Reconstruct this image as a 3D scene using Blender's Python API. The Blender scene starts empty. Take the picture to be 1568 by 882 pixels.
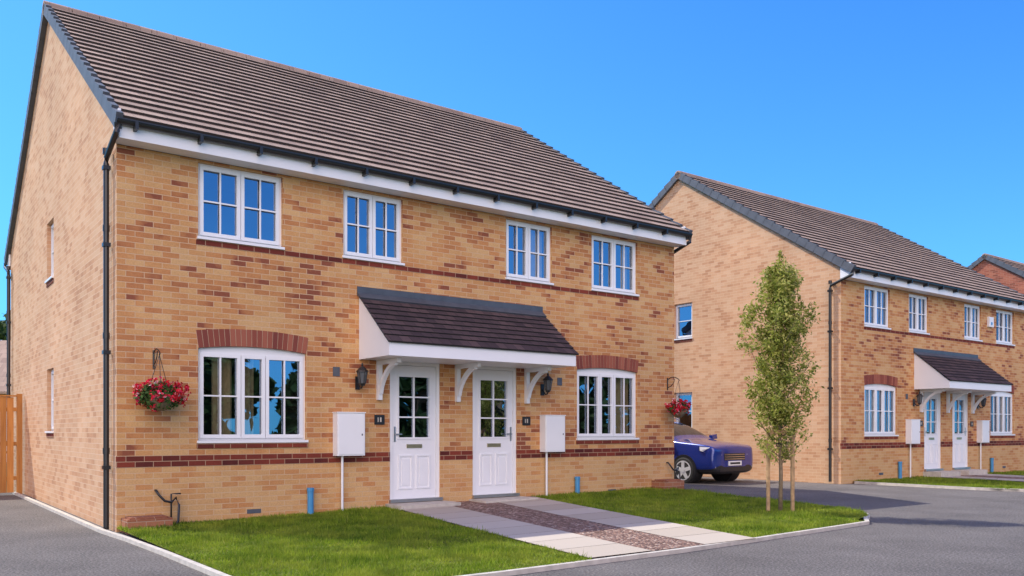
import bpy, bmesh, math, random
import numpy as np
from mathutils import Vector, Matrix
random.seed(7); rng=np.random.default_rng(7)
scene=bpy.context.scene
scene.view_settings.view_transform='Standard'
scene.view_settings.look='None'
scene.view_settings.exposure=0
TH=math.atan2(.598,.8015)
C1=(-5.08,11.02)
def W(s,p,z=0.0,c=C1):
    return (c[0]+.8015*s+.598*p, c[1]+.598*s-.8015*p, z)

# ---------------- materials -----------------
def newmat(name):
    m=bpy.data.materials.new(name); m.use_nodes=True
    nt=m.node_tree; b=nt.nodes['Principled BSDF']
    return m,nt,b
def N(nt,t,**k):
    n=nt.nodes.new(t)
    for a,v in k.items(): setattr(n,a,v)
    return n
def ramp(nt,stops,interp='LINEAR'):
    r=N(nt,'ShaderNodeValToRGB'); r.color_ramp.interpolation=interp
    e=r.color_ramp.elements
    while len(e)<len(stops): e.new(.5)
    for i,(p,c) in enumerate(stops):
        e[i].position=p; e[i].color=(c[0],c[1],c[2],1)
    return r
def mixc(nt,a,b,fac,mode='MIX'):
    m=N(nt,'ShaderNodeMix',data_type='RGBA',blend_type=mode)
    for sock,v in ((m.inputs[6],a),(m.inputs[7],b),(m.inputs[0],fac)):
        if hasattr(v,'links') or hasattr(v,'is_linked'): nt.links.new(v,sock)
        elif isinstance(v,(int,float)): sock.default_value=v
        else: sock.default_value=(v[0],v[1],v[2],1)
    return m.outputs[2]
def bump(nt,b,h,strength=.3,dist=.01):
    n=N(nt,'ShaderNodeBump'); n.inputs['Strength'].default_value=strength; n.inputs['Distance'].default_value=dist
    nt.links.new(h,n.inputs['Height']); nt.links.new(n.outputs[0],b.inputs['Normal'])
def noise(nt,vec,scale,detail=3,rough=.5):
    n=N(nt,'ShaderNodeTexNoise'); n.inputs['Scale'].default_value=scale; n.inputs['Detail'].default_value=detail; n.inputs['Roughness'].default_value=rough
    if vec is not None: nt.links.new(vec,n.inputs['Vector'])
    return n
def simple(name,col,rough=.5,metal=0,var=.08,scale=6,coat=0):
    m,nt,b=newmat(name)
    tc=N(nt,'ShaderNodeTexCoord'); n=noise(nt,tc.outputs['Object'],scale,4)
    r=ramp(nt,[(.3,[c*(1-var) for c in col]),(.7,[min(1,c*(1+var)) for c in col])])
    nt.links.new(n.outputs['Fac'],r.inputs[0]); nt.links.new(r.outputs[0],b.inputs['Base Color'])
    b.inputs['Roughness'].default_value=rough; b.inputs['Metallic'].default_value=metal
    b.inputs['Coat Weight'].default_value=coat
    return m
def brickmat(name,stops,mortar,bw=.225,rh=.075,patch=(.82,1.14),ms=.005,bs=.35,lower=None):
    m,nt,b=newmat(name)
    uv=N(nt,'ShaderNodeUVMap')
    bt=N(nt,'ShaderNodeTexBrick'); nt.links.new(uv.outputs[0],bt.inputs['Vector'])
    bt.inputs['Color1'].default_value=(0,0,0,1); bt.inputs['Color2'].default_value=(1,1,1,1); bt.inputs['Mortar'].default_value=(.5,.5,.5,1)
    bt.inputs['Scale'].default_value=1; bt.inputs['Mortar Size'].default_value=ms; bt.inputs['Mortar Smooth'].default_value=.3
    bt.inputs['Brick Width'].default_value=bw; bt.inputs['Row Height'].default_value=rh
    pn=noise(nt,uv.outputs[0],1.3,3,.6)
    pm=N(nt,'ShaderNodeMapRange'); pm.inputs[1].default_value=.3; pm.inputs[2].default_value=.7; pm.inputs[3].default_value=-.3; pm.inputs[4].default_value=.3
    nt.links.new(pn.outputs['Fac'],pm.inputs[0])
    add=N(nt,'ShaderNodeMath',operation='ADD'); nt.links.new(bt.outputs['Color'],add.inputs[0]); nt.links.new(pm.outputs[0],add.inputs[1])
    fac_in=add.outputs[0]
    if lower:
        sx=N(nt,'ShaderNodeSeparateXYZ'); nt.links.new(uv.outputs[0],sx.inputs[0])
        g=N(nt,'ShaderNodeMath',operation='LESS_THAN'); nt.links.new(sx.outputs[1],g.inputs[0]); g.inputs[1].default_value=.9
        mu=N(nt,'ShaderNodeMath',operation='MULTIPLY'); nt.links.new(g.outputs[0],mu.inputs[0]); mu.inputs[1].default_value=lower
        sb=N(nt,'ShaderNodeMath',operation='SUBTRACT'); nt.links.new(fac_in,sb.inputs[0]); nt.links.new(mu.outputs[0],sb.inputs[1]); fac_in=sb.outputs[0]
    r=ramp(nt,stops); nt.links.new(fac_in,r.inputs[0])
    fn=noise(nt,uv.outputs[0],45,4,.7)
    fr=ramp(nt,[(.3,(patch[0],)*3),(.7,(patch[1],)*3)]); nt.links.new(fn.outputs['Fac'],fr.inputs[0])
    c=mixc(nt,r.outputs[0],fr.outputs[0],.9,'MULTIPLY')
    wn=noise(nt,uv.outputs[0],.5,4,.6)
    wr=ramp(nt,[(.3,(.86,.86,.86)),(.7,(1.08,1.08,1.08))]); nt.links.new(wn.outputs['Fac'],wr.inputs[0])
    c=mixc(nt,c,wr.outputs[0],1.0,'MULTIPLY')
    c2=mixc(nt,c,mortar,bt.outputs['Fac'])
    nt.links.new(c2,b.inputs['Base Color']); b.inputs['Roughness'].default_value=.9
    b.inputs['Specular IOR Level'].default_value=.2
    inv=N(nt,'ShaderNodeMath',operation='SUBTRACT'); inv.inputs[0].default_value=1; nt.links.new(bt.outputs['Fac'],inv.inputs[1])
    a2=N(nt,'ShaderNodeMath',operation='MULTIPLY_ADD'); nt.links.new(fn.outputs['Fac'],a2.inputs[0]); a2.inputs[1].default_value=.5; nt.links.new(inv.outputs[0],a2.inputs[2])
    bump(nt,b,a2.outputs[0],bs,.008)
    return m
M={}
M['brick']=brickmat('facade_brick',[(0,(.63,.385,.175)),(.35,(.59,.32,.13)),(.62,(.545,.255,.10)),(.86,(.46,.195,.078)),(.98,(.34,.125,.06)),(1,(.27,.09,.05))],(.60,.42,.26),lower=.35)
M['gable']=brickmat('gable_brick_lit_tone',[(0,(.64,.41,.25)),(.5,(.61,.365,.21)),(.85,(.56,.31,.17)),(1,(.49,.26,.14))],(.63,.45,.31),patch=(.88,1.1))  # same brick as the facade, its sunlit paleness put into the colour
M['redbrick']=brickmat('red_brick_course',[(0,(.24,.05,.03)),(.6,(.16,.035,.025)),(1,(.09,.022,.02))],(.42,.28,.18))
M['redhouse']=brickmat('red_brick_wall',[(0,(.42,.15,.09)),(.6,(.35,.11,.07)),(1,(.24,.08,.05))],(.42,.25,.18))
M['redish']=brickmat('plinth_brick',[(0,(.40,.17,.09)),(1,(.26,.09,.05))],(.4,.28,.2))
M['tile']=brickmat('roof_tile',[(0,(.40,.295,.23)),(.5,(.34,.25,.195)),(1,(.28,.20,.16))],(.12,.09,.075),bw=.30,rh=.3,ms=.003,patch=(.8,1.15))
M['tiledge']=simple('roof_tile_edge_shade',(.045,.034,.03),.9)  # course shadow line put into the colour of the tile edge
M['slate']=brickmat('canopy_tile',[(0,(.11,.072,.07)),(.5,(.08,.054,.055)),(1,(.058,.04,.043))],(.018,.014,.015),bw=.17,rh=.14,ms=.004)
M['white']=simple('white_paint',(.80,.81,.83),.35,var=.02,scale=2)
M['upvc']=simple('white_upvc',(.82,.83,.84),.3,var=.02,scale=3)
M['black']=simple('black_plastic',(.018,.018,.02),.35)
M['verge']=simple('verge_grey',(.085,.095,.115),.6,var=.15)
M['lead']=simple('lead_flashing',(.07,.082,.10),.5,var=.15)
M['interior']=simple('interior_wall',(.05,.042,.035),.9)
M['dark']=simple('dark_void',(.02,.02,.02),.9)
M['curtain']=simple('curtain_cloth',(.62,.47,.26),.9,var=.1,scale=12)
M['concrete']=simple('concrete',(.50,.46,.40),.9,var=.15,scale=9)
M['blue']=simple('blue_pipe_plastic',(.06,.27,.52),.4)
M['brass']=simple('brass_metal',(.5,.42,.25),.3,metal=.8)
M['steel']=simple('steel_metal',(.5,.5,.5),.3,metal=.9)
M['glassw']=simple('lantern_glass',(.10,.11,.12),.08)
def voussoir():
    m,nt,b=newmat('voussoir_brick')
    g=N(nt,'ShaderNodeNewGeometry'); r=ramp(nt,[(0,(.17,.04,.03)),(.5,(.25,.065,.04)),(1,(.34,.11,.065))])
    nt.links.new(g.outputs['Random Per Island'],r.inputs[0]); nt.links.new(r.outputs[0],b.inputs['Base Color']); b.inputs['Roughness'].default_value=.9
    return m
M['vous']=voussoir()
M['mortar']=simple('mortar',(.50,.36,.25),.95)
def glassmat():
    m,nt,b=newmat('window_glass'); nt.nodes.remove(b)
    out=nt.nodes['Material Output']
    tr=N(nt,'ShaderNodeBsdfTransparent'); tr.inputs[0].default_value=(.7,.75,.75,1)
    gl=N(nt,'ShaderNodeBsdfGlossy'); gl.inputs['Roughness'].default_value=.01; gl.inputs['Color'].default_value=(.58,.70,.92,1)
    tc=N(nt,'ShaderNodeTexCoord'); n=noise(nt,tc.outputs['Object'],1.6,1)
    bp=N(nt,'ShaderNodeBump'); bp.inputs['Strength'].default_value=.12; bp.inputs['Distance'].default_value=.03
    nt.links.new(n.outputs['Fac'],bp.inputs['Height']); nt.links.new(bp.outputs[0],gl.inputs['Normal'])
    mx=N(nt,'ShaderNodeMixShader'); mx.inputs[0].default_value=.38
    nt.links.new(tr.outputs[0],mx.inputs[1]); nt.links.new(gl.outputs[0],mx.inputs[2]); nt.links.new(mx.outputs[0],out.inputs[0])
    return m
M['glass']=glassmat()
def island(name,stops,rough=.8,trans=0,patch=None):
    m,nt,b=newmat(name)
    g=N(nt,'ShaderNodeNewGeometry'); r=ramp(nt,stops)
    nt.links.new(g.outputs['Random Per Island'],r.inputs[0]); col=r.outputs[0]
    if patch:
        tc=N(nt,'ShaderNodeTexCoord'); n=noise(nt,tc.outputs['Object'],1.1,5,.65); pr_=ramp(nt,[(.42,(0,0,0)),(.66,(.8,.8,.8))]); nt.links.new(n.outputs['Fac'],pr_.inputs[0])
        col=mixc(nt,col,patch,pr_.outputs[0])
        n3=noise(nt,tc.outputs['Object'],2.6,4,.7); p3=ramp(nt,[(.35,(.45,.54,.5)),(.6,(1.05,1.05,1.05))]); nt.links.new(n3.outputs['Fac'],p3.inputs[0])
        col=mixc(nt,col,p3.outputs[0],1.0,'MULTIPLY')
    nt.links.new(col,b.inputs['Base Color']); b.inputs['Roughness'].default_value=rough
    b.inputs['Specular IOR Level'].default_value=.25
    if trans:
        out=nt.nodes['Material Output']; t=N(nt,'ShaderNodeBsdfTranslucent'); nt.links.new(col,t.inputs[0])
        mx=N(nt,'ShaderNodeMixShader'); mx.inputs[0].default_value=trans
        nt.links.new(b.outputs[0],mx.inputs[1]); nt.links.new(t.outputs[0],mx.inputs[2]); nt.links.new(mx.outputs[0],out.inputs[0])
    return m
M['leaf']=island('young_tree_leaf',[(0,(.14,.19,.025)),(.5,(.33,.36,.065)),(1,(.56,.52,.17))],.6,.45)
M['leafd']=island('dark_leaf',[(0,(.02,.045,.012)),(.6,(.04,.08,.02)),(1,(.08,.12,.03))],.6,.25)
M['basketleaf']=island('basket_leaf',[(0,(.03,.08,.015)),(1,(.09,.18,.04))],.6,.2)
M['flower']=island('flower_petal',[(0,(.40,.008,.015)),(.55,(.65,.012,.03)),(.85,(.75,.04,.14)),(.95,(.85,.5,.5)),(1,(.8,.75,.7))],.6,.2)
M['grassblade']=island('grass_blade',[(0,(.12,.20,.012)),(.5,(.21,.31,.018)),(.9,(.30,.40,.03)),(1,(.38,.36,.09))],.7,.35,patch=(.34,.38,.045))
M['bark']=simple('bark',(.22,.16,.10),.9,var=.3,scale=20)
M['stake']=simple('timber_stake',(.42,.27,.14),.85,var=.25,scale=15)
M['slab']=island('paving_slab',[(0,(.42,.36,.29)),(1,(.50,.44,.37))],.9)
def groundmat(name,stops,scale,s2,b_s=.5,dist=.01,big=(.85,1.12)):
    m,nt,b=newmat(name)
    tc=N(nt,'ShaderNodeTexCoord')
    n=noise(nt,tc.outputs['Object'],scale,5,.75); r=ramp(nt,stops); nt.links.new(n.outputs['Fac'],r.inputs[0])
    n2=noise(nt,tc.outputs['Object'],s2,6,.65); r2=ramp(nt,[(.3,(big[0],)*3),(.7,(big[1],)*3)]); nt.links.new(n2.outputs['Fac'],r2.inputs[0])
    c=mixc(nt,r.outputs[0],r2.outputs[0],1.0,'MULTIPLY')
    nt.links.new(c,b.inputs['Base Color']); b.inputs['Roughness'].default_value=.92; b.inputs['Specular IOR Level'].default_value=.2
    bump(nt,b,n.outputs['Fac'],b_s,dist)
    return m
M['asphalt']=groundmat('asphalt',[(.32,(.05,.046,.043)),(.5,(.145,.132,.124)),(.68,(.34,.31,.285))],42,.7,.9,.02,(.76,1.2))
M['soil']=groundmat('lawn_soil',[(.3,(.09,.11,.018)),(.7,(.15,.18,.03))],30,1.2)
M['field']=groundmat('field_grass',[(.3,(.05,.08,.015)),(.7,(.10,.13,.03))],3,.1)
def gravel():
    m,nt,b=newmat('gravel'); tc=N(nt,'ShaderNodeTexCoord')
    v=N(nt,'ShaderNodeTexVoronoi'); v.inputs['Scale'].default_value=30; nt.links.new(tc.outputs['Object'],v.inputs['Vector'])
    sx=N(nt,'ShaderNodeSeparateColor'); nt.links.new(v.outputs['Color'],sx.inputs[0])
    r=ramp(nt,[(0,(.10,.055,.04)),(.5,(.21,.12,.09)),(.85,(.34,.21,.16)),(1,(.5,.4,.33))]); nt.links.new(sx.outputs[0],r.inputs[0])
    nt.links.new(r.outputs[0],b.inputs['Base Color']); b.inputs['Roughness'].default_value=.9
    inv=N(nt,'ShaderNodeMath',operation='SUBTRACT'); inv.inputs[0].default_value=1; nt.links.new(v.outputs['Distance'],inv.inputs[1])
    bump(nt,b,inv.outputs[0],1,.03); return m
M['gravel']=gravel()
def wood(name,a,bc):
    m,nt,b=newmat(name); tc=N(nt,'ShaderNodeTexCoord'); mp=N(nt,'ShaderNodeMapping'); mp.inputs['Scale'].default_value=(14,14,1.2)
    nt.links.new(tc.outputs['Object'],mp.inputs[0]); n=noise(nt,mp.outputs[0],1.5,5,.6)
    g=N(nt,'ShaderNodeNewGeometry'); r=ramp(nt,[(.3,a),(.7,bc)]); nt.links.new(n.outputs['Fac'],r.inputs[0])
    r2=ramp(nt,[(0,(.75,.75,.75)),(1,(1.15,1.15,1.15))]); nt.links.new(g.outputs['Random Per Island'],r2.inputs[0])
    nt.links.new(mixc(nt,r.outputs[0],r2.outputs[0],1.0,'MULTIPLY'),b.inputs['Base Color']); b.inputs['Roughness'].default_value=.8; return m
M['fence']=wood('fence_timber',(.38,.15,.035),(.54,.24,.06))

# --------------- mesh builder ---------------
class MB:
    def __init__(s): s.v=[];s.f=[];s.m=[];s.uv=[];s.mats=[]
    def mi(s,k):
        if k not in s.mats: s.mats.append(k)
        return s.mats.index(k)
    def face(s,pts,mat,uv=None):
        i=len(s.v); s.v+= [tuple(p) for p in pts]; s.f.append(tuple(range(i,i+len(pts)))); s.m.append(s.mi(mat)); s.uv.append(uv)
    def hexa(s,P,mat):
        i=len(s.v); s.v+=[tuple(p) for p in P]
        for q in ((0,3,2,1),(4,5,6,7),(0,1,5,4),(1,2,6,5),(2,3,7,6),(3,0,4,7)):
            s.f.append(tuple(i+k for k in q)); s.m.append(s.mi(mat)); s.uv.append(None)
    def box(s,x0,x1,y0,y1,z0,z1,mat):
        s.hexa([(x0,y0,z0),(x1,y0,z0),(x1,y1,z0),(x0,y1,z0),(x0,y0,z1),(x1,y0,z1),(x1,y1,z1),(x0,y1,z1)],mat)
    def tube(s,path,r,mat,n=10,cap=True):
        path=[Vector(p) for p in path]; rs=r if isinstance(r,(list,tuple)) else [r]*len(path)
        i0=len(s.v)
        for k,p in enumerate(path):
            if k==0: d=path[1]-p
            elif k==len(path)-1: d=p-path[k-1]
            else: d=path[k+1]-path[k-1]
            d.normalize()
            a=d.cross(Vector((0,0,1))).normalized() if abs(d.z)<.9 else Vector((1,0,0)).cross(d).normalized()
            b=d.cross(a)
            for j in range(n):
                t=2*math.pi*j/n; s.v.append(tuple(p+(a*math.cos(t)+b*math.sin(t))*rs[k]))
        for k in range(len(path)-1):
            for j in range(n):
                a=i0+k*n+j; b=i0+k*n+(j+1)%n
                s.f.append((a,b,b+n,a+n)); s.m.append(s.mi(mat)); s.uv.append(None)
        if cap:
            s.f.append(tuple(i0+j for j in range(n))[::-1]); s.m.append(s.mi(mat)); s.uv.append(None)
            s.f.append(tuple(i0+(len(path)-1)*n+j for j in range(n))); s.m.append(s.mi(mat)); s.uv.append(None)
    def build(s,name,parent=None,smooth=False,loc=None,rotz=0,bevel=0):
        me=bpy.data.meshes.new(name); me.from_pydata(s.v,[],s.f)
        for k in s.mats: me.materials.append(M[k])
        me.polygons.foreach_set('material_index',s.m)
        uvl=me.uv_layers.new(name='UVMap')
        for p,u in zip(me.polygons,s.uv):
            n=p.normal
            for k,li in enumerate(p.loop_indices):
                if u: uvl.data[li].uv=u[k]; continue
                c=me.vertices[me.loops[li].vertex_index].co
                if abs(n.z)>=abs(n.x) and abs(n.z)>=abs(n.y): uvl.data[li].uv=(c.x,c.y)
                elif abs(n.y)>=abs(n.x): uvl.data[li].uv=(c.x,c.z)
                else: uvl.data[li].uv=(c.y,c.z)
        if smooth: me.polygons.foreach_set('use_smooth',[True]*len(me.polygons))
        me.update()
        o=bpy.data.objects.new(name,me); scene.collection.objects.link(o)
        if parent: o.parent=parent
        if loc: o.location=loc
        o.rotation_euler[2]=rotz
        if bevel:
            b=o.modifiers.new('bevel','BEVEL'); b.width=bevel; b.segments=2; b.limit_method='ANGLE'
        return o
def empty(name,loc,rotz):
    e=bpy.data.objects.new(name,None); scene.collection.objects.link(e); e.location=loc; e.rotation_euler[2]=rotz; e.empty_display_size=.3
    return e
def quads(centers,sizes,name,mat,parent=None,elong=1.5,up=0.0,loc=None,rotz=0):
    n=len(centers); a=rng.normal(size=(n,3)); a/=np.linalg.norm(a,axis=1)[:,None]
    b=rng.normal(size=(n,3)); b[:,2]+=up; b-= (a*b).sum(1)[:,None]*a; b/=np.linalg.norm(b,axis=1)[:,None]
    a=a*(sizes[:,None]); b=b*(sizes[:,None]*elong)
    V=np.empty((n,4,3)); V[:,0]=centers-b; V[:,1]=centers+a*.6; V[:,2]=centers+b; V[:,3]=centers-a*.6
    me=bpy.data.meshes.new(name); me.from_pydata(V.reshape(-1,3).tolist(),[],np.arange(n*4).reshape(n,4).tolist())
    me.materials.append(M[mat]); o=bpy.data.objects.new(name,me); scene.collection.objects.link(o)
    if parent: o.parent=parent
    if loc: o.location=loc
    o.rotation_euler[2]=rotz
    return o

# --------------- house ---------------
WD=10.4; DP=10.46
UP=[(1.03,2.22,3.94,4.95),(3.17,4.19,3.94,4.95),(6.21,7.23,3.94,4.95),(8.18,9.37,3.94,4.95)]
LO=[(1.03,2.58,1.17,2.43),(7.82,9.37,1.17,2.43)]
DR=[(3.96,4.88,.2,2.40),(5.52,6.44,.2,2.40)]
RISE=.055
def wall_with_holes(mb,x0,x1,z0,z1,holes,mat,T,depth=.1):
    xs=sorted({x0,x1,*[h[0] for h in holes],*[h[1] for h in holes]}); zs=sorted({z0,z1,*[h[2] for h in holes],*[h[3] for h in holes]})
    for i in range(len(xs)-1):
        for j in range(len(zs)-1):
            cx=(xs[i]+xs[i+1])/2; cz=(zs[j]+zs[j+1])/2
            if any(h[0]<cx<h[1] and h[2]<cz<h[3] for h in holes): continue
            mb.face([T(xs[i],0,zs[j]),T(xs[i+1],0,zs[j]),T(xs[i+1],0,zs[j+1]),T(xs[i],0,zs[j+1])],mat)
    for a,b,c,d in holes:
        mb.face([T(a,0,c),T(a,depth,c),T(a,depth,d),T(a,0,d)],mat)
        mb.face([T(b,0,c),T(b,0,d),T(b,depth,d),T(b,depth,c)],mat)
        mb.face([T(a,0,d),T(a,depth,d),T(b,depth,d),T(b,0,d)],mat)
        mb.face([T(a,0,c),T(b,0,c),T(b,depth,c),T(a,depth,c)],mat)
def tb(mb,T,x0,x1,y0,y1,z0,z1,mat):
    P=[(x0,y0,z0),(x1,y0,z0),(x1,y1,z0),(x0,y1,z0),(x0,y0,z1),(x1,y0,z1),(x1,y1,z1),(x0,y1,z1)]
    mb.hexa([T(*p) for p in P],mat)
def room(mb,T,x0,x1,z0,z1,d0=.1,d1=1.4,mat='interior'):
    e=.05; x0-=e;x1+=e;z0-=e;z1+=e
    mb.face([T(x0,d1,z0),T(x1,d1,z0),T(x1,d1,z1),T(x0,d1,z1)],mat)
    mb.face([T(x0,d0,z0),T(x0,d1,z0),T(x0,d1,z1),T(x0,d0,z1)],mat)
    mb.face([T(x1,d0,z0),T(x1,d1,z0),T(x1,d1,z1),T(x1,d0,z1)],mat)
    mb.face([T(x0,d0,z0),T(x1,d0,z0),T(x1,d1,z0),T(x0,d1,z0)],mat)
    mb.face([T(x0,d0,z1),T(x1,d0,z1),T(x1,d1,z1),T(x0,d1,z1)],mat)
def curtain(mb,T,x0,x1,z0,z1,y=.22):
    n=max(6,int((x1-x0)/.03)); 
    for i in range(n):
        a=x0+(x1-x0)*i/n; b=x0+(x1-x0)*(i+1)/n
        ya=y+.03*math.sin(i*1.4); yb=y+.03*math.sin((i+1)*1.4)
        mb.face([T(a,ya,z0),T(b,yb,z0),T(b,yb,z1),T(a,ya,z1)],'curtain')
def window(mb,gl,T,x0,x1,z0,z1,lights,rows=2,arch=0,dy=.05,curt=None):
    fo=.05
    mid=(x0+x1)/2; hw=(x1-x0)/2
    za=lambda x: z1+arch*(1-((x-mid)/hw)**2)
    tb(mb,T,x0,x0+fo,dy,dy+.06,z0,z1,'upvc'); tb(mb,T,x1-fo,x1,dy,dy+.06,z0,z1,'upvc')
    tb(mb,T,x0+fo,x1-fo,dy,dy+.06,z0,z0+fo,'upvc')
    if arch:
        n=12
        for i in range(n):
            a=x0+(x1-x0)*i/n; b=x0+(x1-x0)*(i+1)/n
            zl=z1-.085
            P=[(a,dy-.002,zl),(b,dy-.002,zl),(b,dy+.065,zl),(a,dy+.065,zl),(a,dy-.002,za(a)),(b,dy-.002,za(b)),(b,dy+.065,za(b)),(a,dy+.065,za(a))]
            mb.hexa([T(*p) for p in P],'upvc')
    else: tb(mb,T,x0+fo,x1-fo,dy,dy+.06,z1-fo,z1,'upvc')
    tb(mb,T,x0-.02,x1+.02,-.035,dy+.06,z0-.035,z0,'upvc')
    tot=sum(l[0] for l in lights); cx=x0+fo*.6; W_=(x1-x0)-1.2*fo
    for k,(w,cols) in enumerate(lights):
        a=cx; b=cx+W_*w/tot; cx=b
        g=.004; s=.052; zt=z1-fo*.6-(.03 if arch else 0); zb=z0+fo*.6; y=dy-.014
        tb(mb,T,a+g,a+s,y,y+.04,zb,zt,'upvc'); tb(mb,T,b-s,b-g,y,y+.04,zb,zt,'upvc')
        tb(mb,T,a+s,b-s,y,y+.04,zb,zb+s,'upvc'); tb(mb,T,a+s,b-s,y,y+.04,zt-s,zt,'upvc')
        for c in range(1,cols):
            xx=a+s+(b-a-2*s)*c/cols; tb(mb,T,xx-.010,xx+.010,y+.004,y+.03,zb+s,zt-s,'upvc')
        for c in range(1,rows):
            zz=zb+s+(zt-zb-2*s)*c/rows; tb(mb,T,a+s,b-s,y+.006,y+.028,zz-.010,zz+.010,'upvc')
    gl.face([T(x0+.01,dy+.035,z0+.01),T(x1-.01,dy+.035,z0+.01),T(x1-.01,dy+.035,z1-.01),T(x0+.01,dy+.035,z1-.01)],'glass')
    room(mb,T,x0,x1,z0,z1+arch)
    if curt:
        for a,b in curt: curtain(mb,T,x0+a*(x1-x0),x0+b*(x1-x0),z0+.02,z1+arch)
def W_(cx,cy,s,p,z): return (cx+.8015*s+.598*p, cy+.598*s-.8015*p, z)
def lantern(loc):
    e=MB(); y=-.17
    e.box(-.035,.035,-.02,0,.0,.2,'black')
    e.tube([(0,-.02,.1),(0,-.09,.02),(0,-.15,.02),(0,y,.06)],.012,'black',8)
    e.tube([(0,y,.05),(0,y,.085)],[.035,.05],'black',6)
    e.tube([(0,y,.087),(0,y,.26)],[.045,.075],'glassw',6,False)
    for j in range(6):
        t=2*math.pi*j/6; 
        e.tube([(.048*math.sin(t),y+.048*math.cos(t),.085),(.078*math.sin(t),y+.078*math.cos(t),.262)],.007,'black',4)
    e.tube([(0,y,.26),(0,y,.275),(0,y,.33),(0,y,.345),(0,y,.37),(0,y,.40)],[.095,.09,.04,.015,.018,.004],'black',12)
    e.tube([(0,y,.09),(0,y,.2)],[.012,.012],'upvc',8)
    e.build('wall_lantern',loc=loc,rotz=TH)
def basket(loc,k_=1.0):
    E=empty('hanging_basket',loc,TH); y=-.30
    e=MB(); e.tube([(0,-.01,2.12),(0,-.01,2.36)],.012,'black',6)
    e.tube([(0,-.01,2.32)]+[(0,-.01-.29*t,2.32+.05*math.sin(t*math.pi)) for t in (.25,.5,.75,1)]+[(0,y-.03,2.30),(0,y,2.28)],.009,'black',6)
    e.tube([(0,-.01,2.16),(0,-.1,2.19),(0,-.18,2.26),(0,-.2,2.34)],.007,'black',6)
    for j in range(3):
        t=2*math.pi*j/3+.4; e.tube([(0,y,2.28),(.17*math.cos(t),y+.17*math.sin(t),1.74)],.004,'black',4)
    e.build('bracket',E)
    b=MB(); rows=[(1.745,.18),(1.70,.175),(1.65,.15),(1.61,.11),(1.56,.05)]
    b.tube([(0,y,r[0]) for r in rows],[r[1] for r in rows],'bark',16); b.build('basket_bowl',E,smooth=True)
    n=1300; d=rng.normal(size=(n,3)); d/=np.linalg.norm(d,axis=1)[:,None]; rr=rng.uniform(.55,1.1,n)[:,None]
    c=d*rr*np.array([.28,.22,.17])*k_+np.array([0,y,1.75]); quads(c,rng.uniform(.014,.028,n),'foliage','basketleaf',E,1.2)
    cl=[]
    for k in range(72):
        d=rng.normal(size=3); d/=np.linalg.norm(d); c0=d*np.array([.31,.24,.18])*rng.uniform(.85,1.15)*k_+np.array([0,y-.02,1.78])
        cl.append(c0+rng.normal(size=(10,3))*.022)
    c=np.concatenate(cl); quads(c,rng.uniform(.018,.032,len(c)),'flowers','flower',E,1.0)
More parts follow.
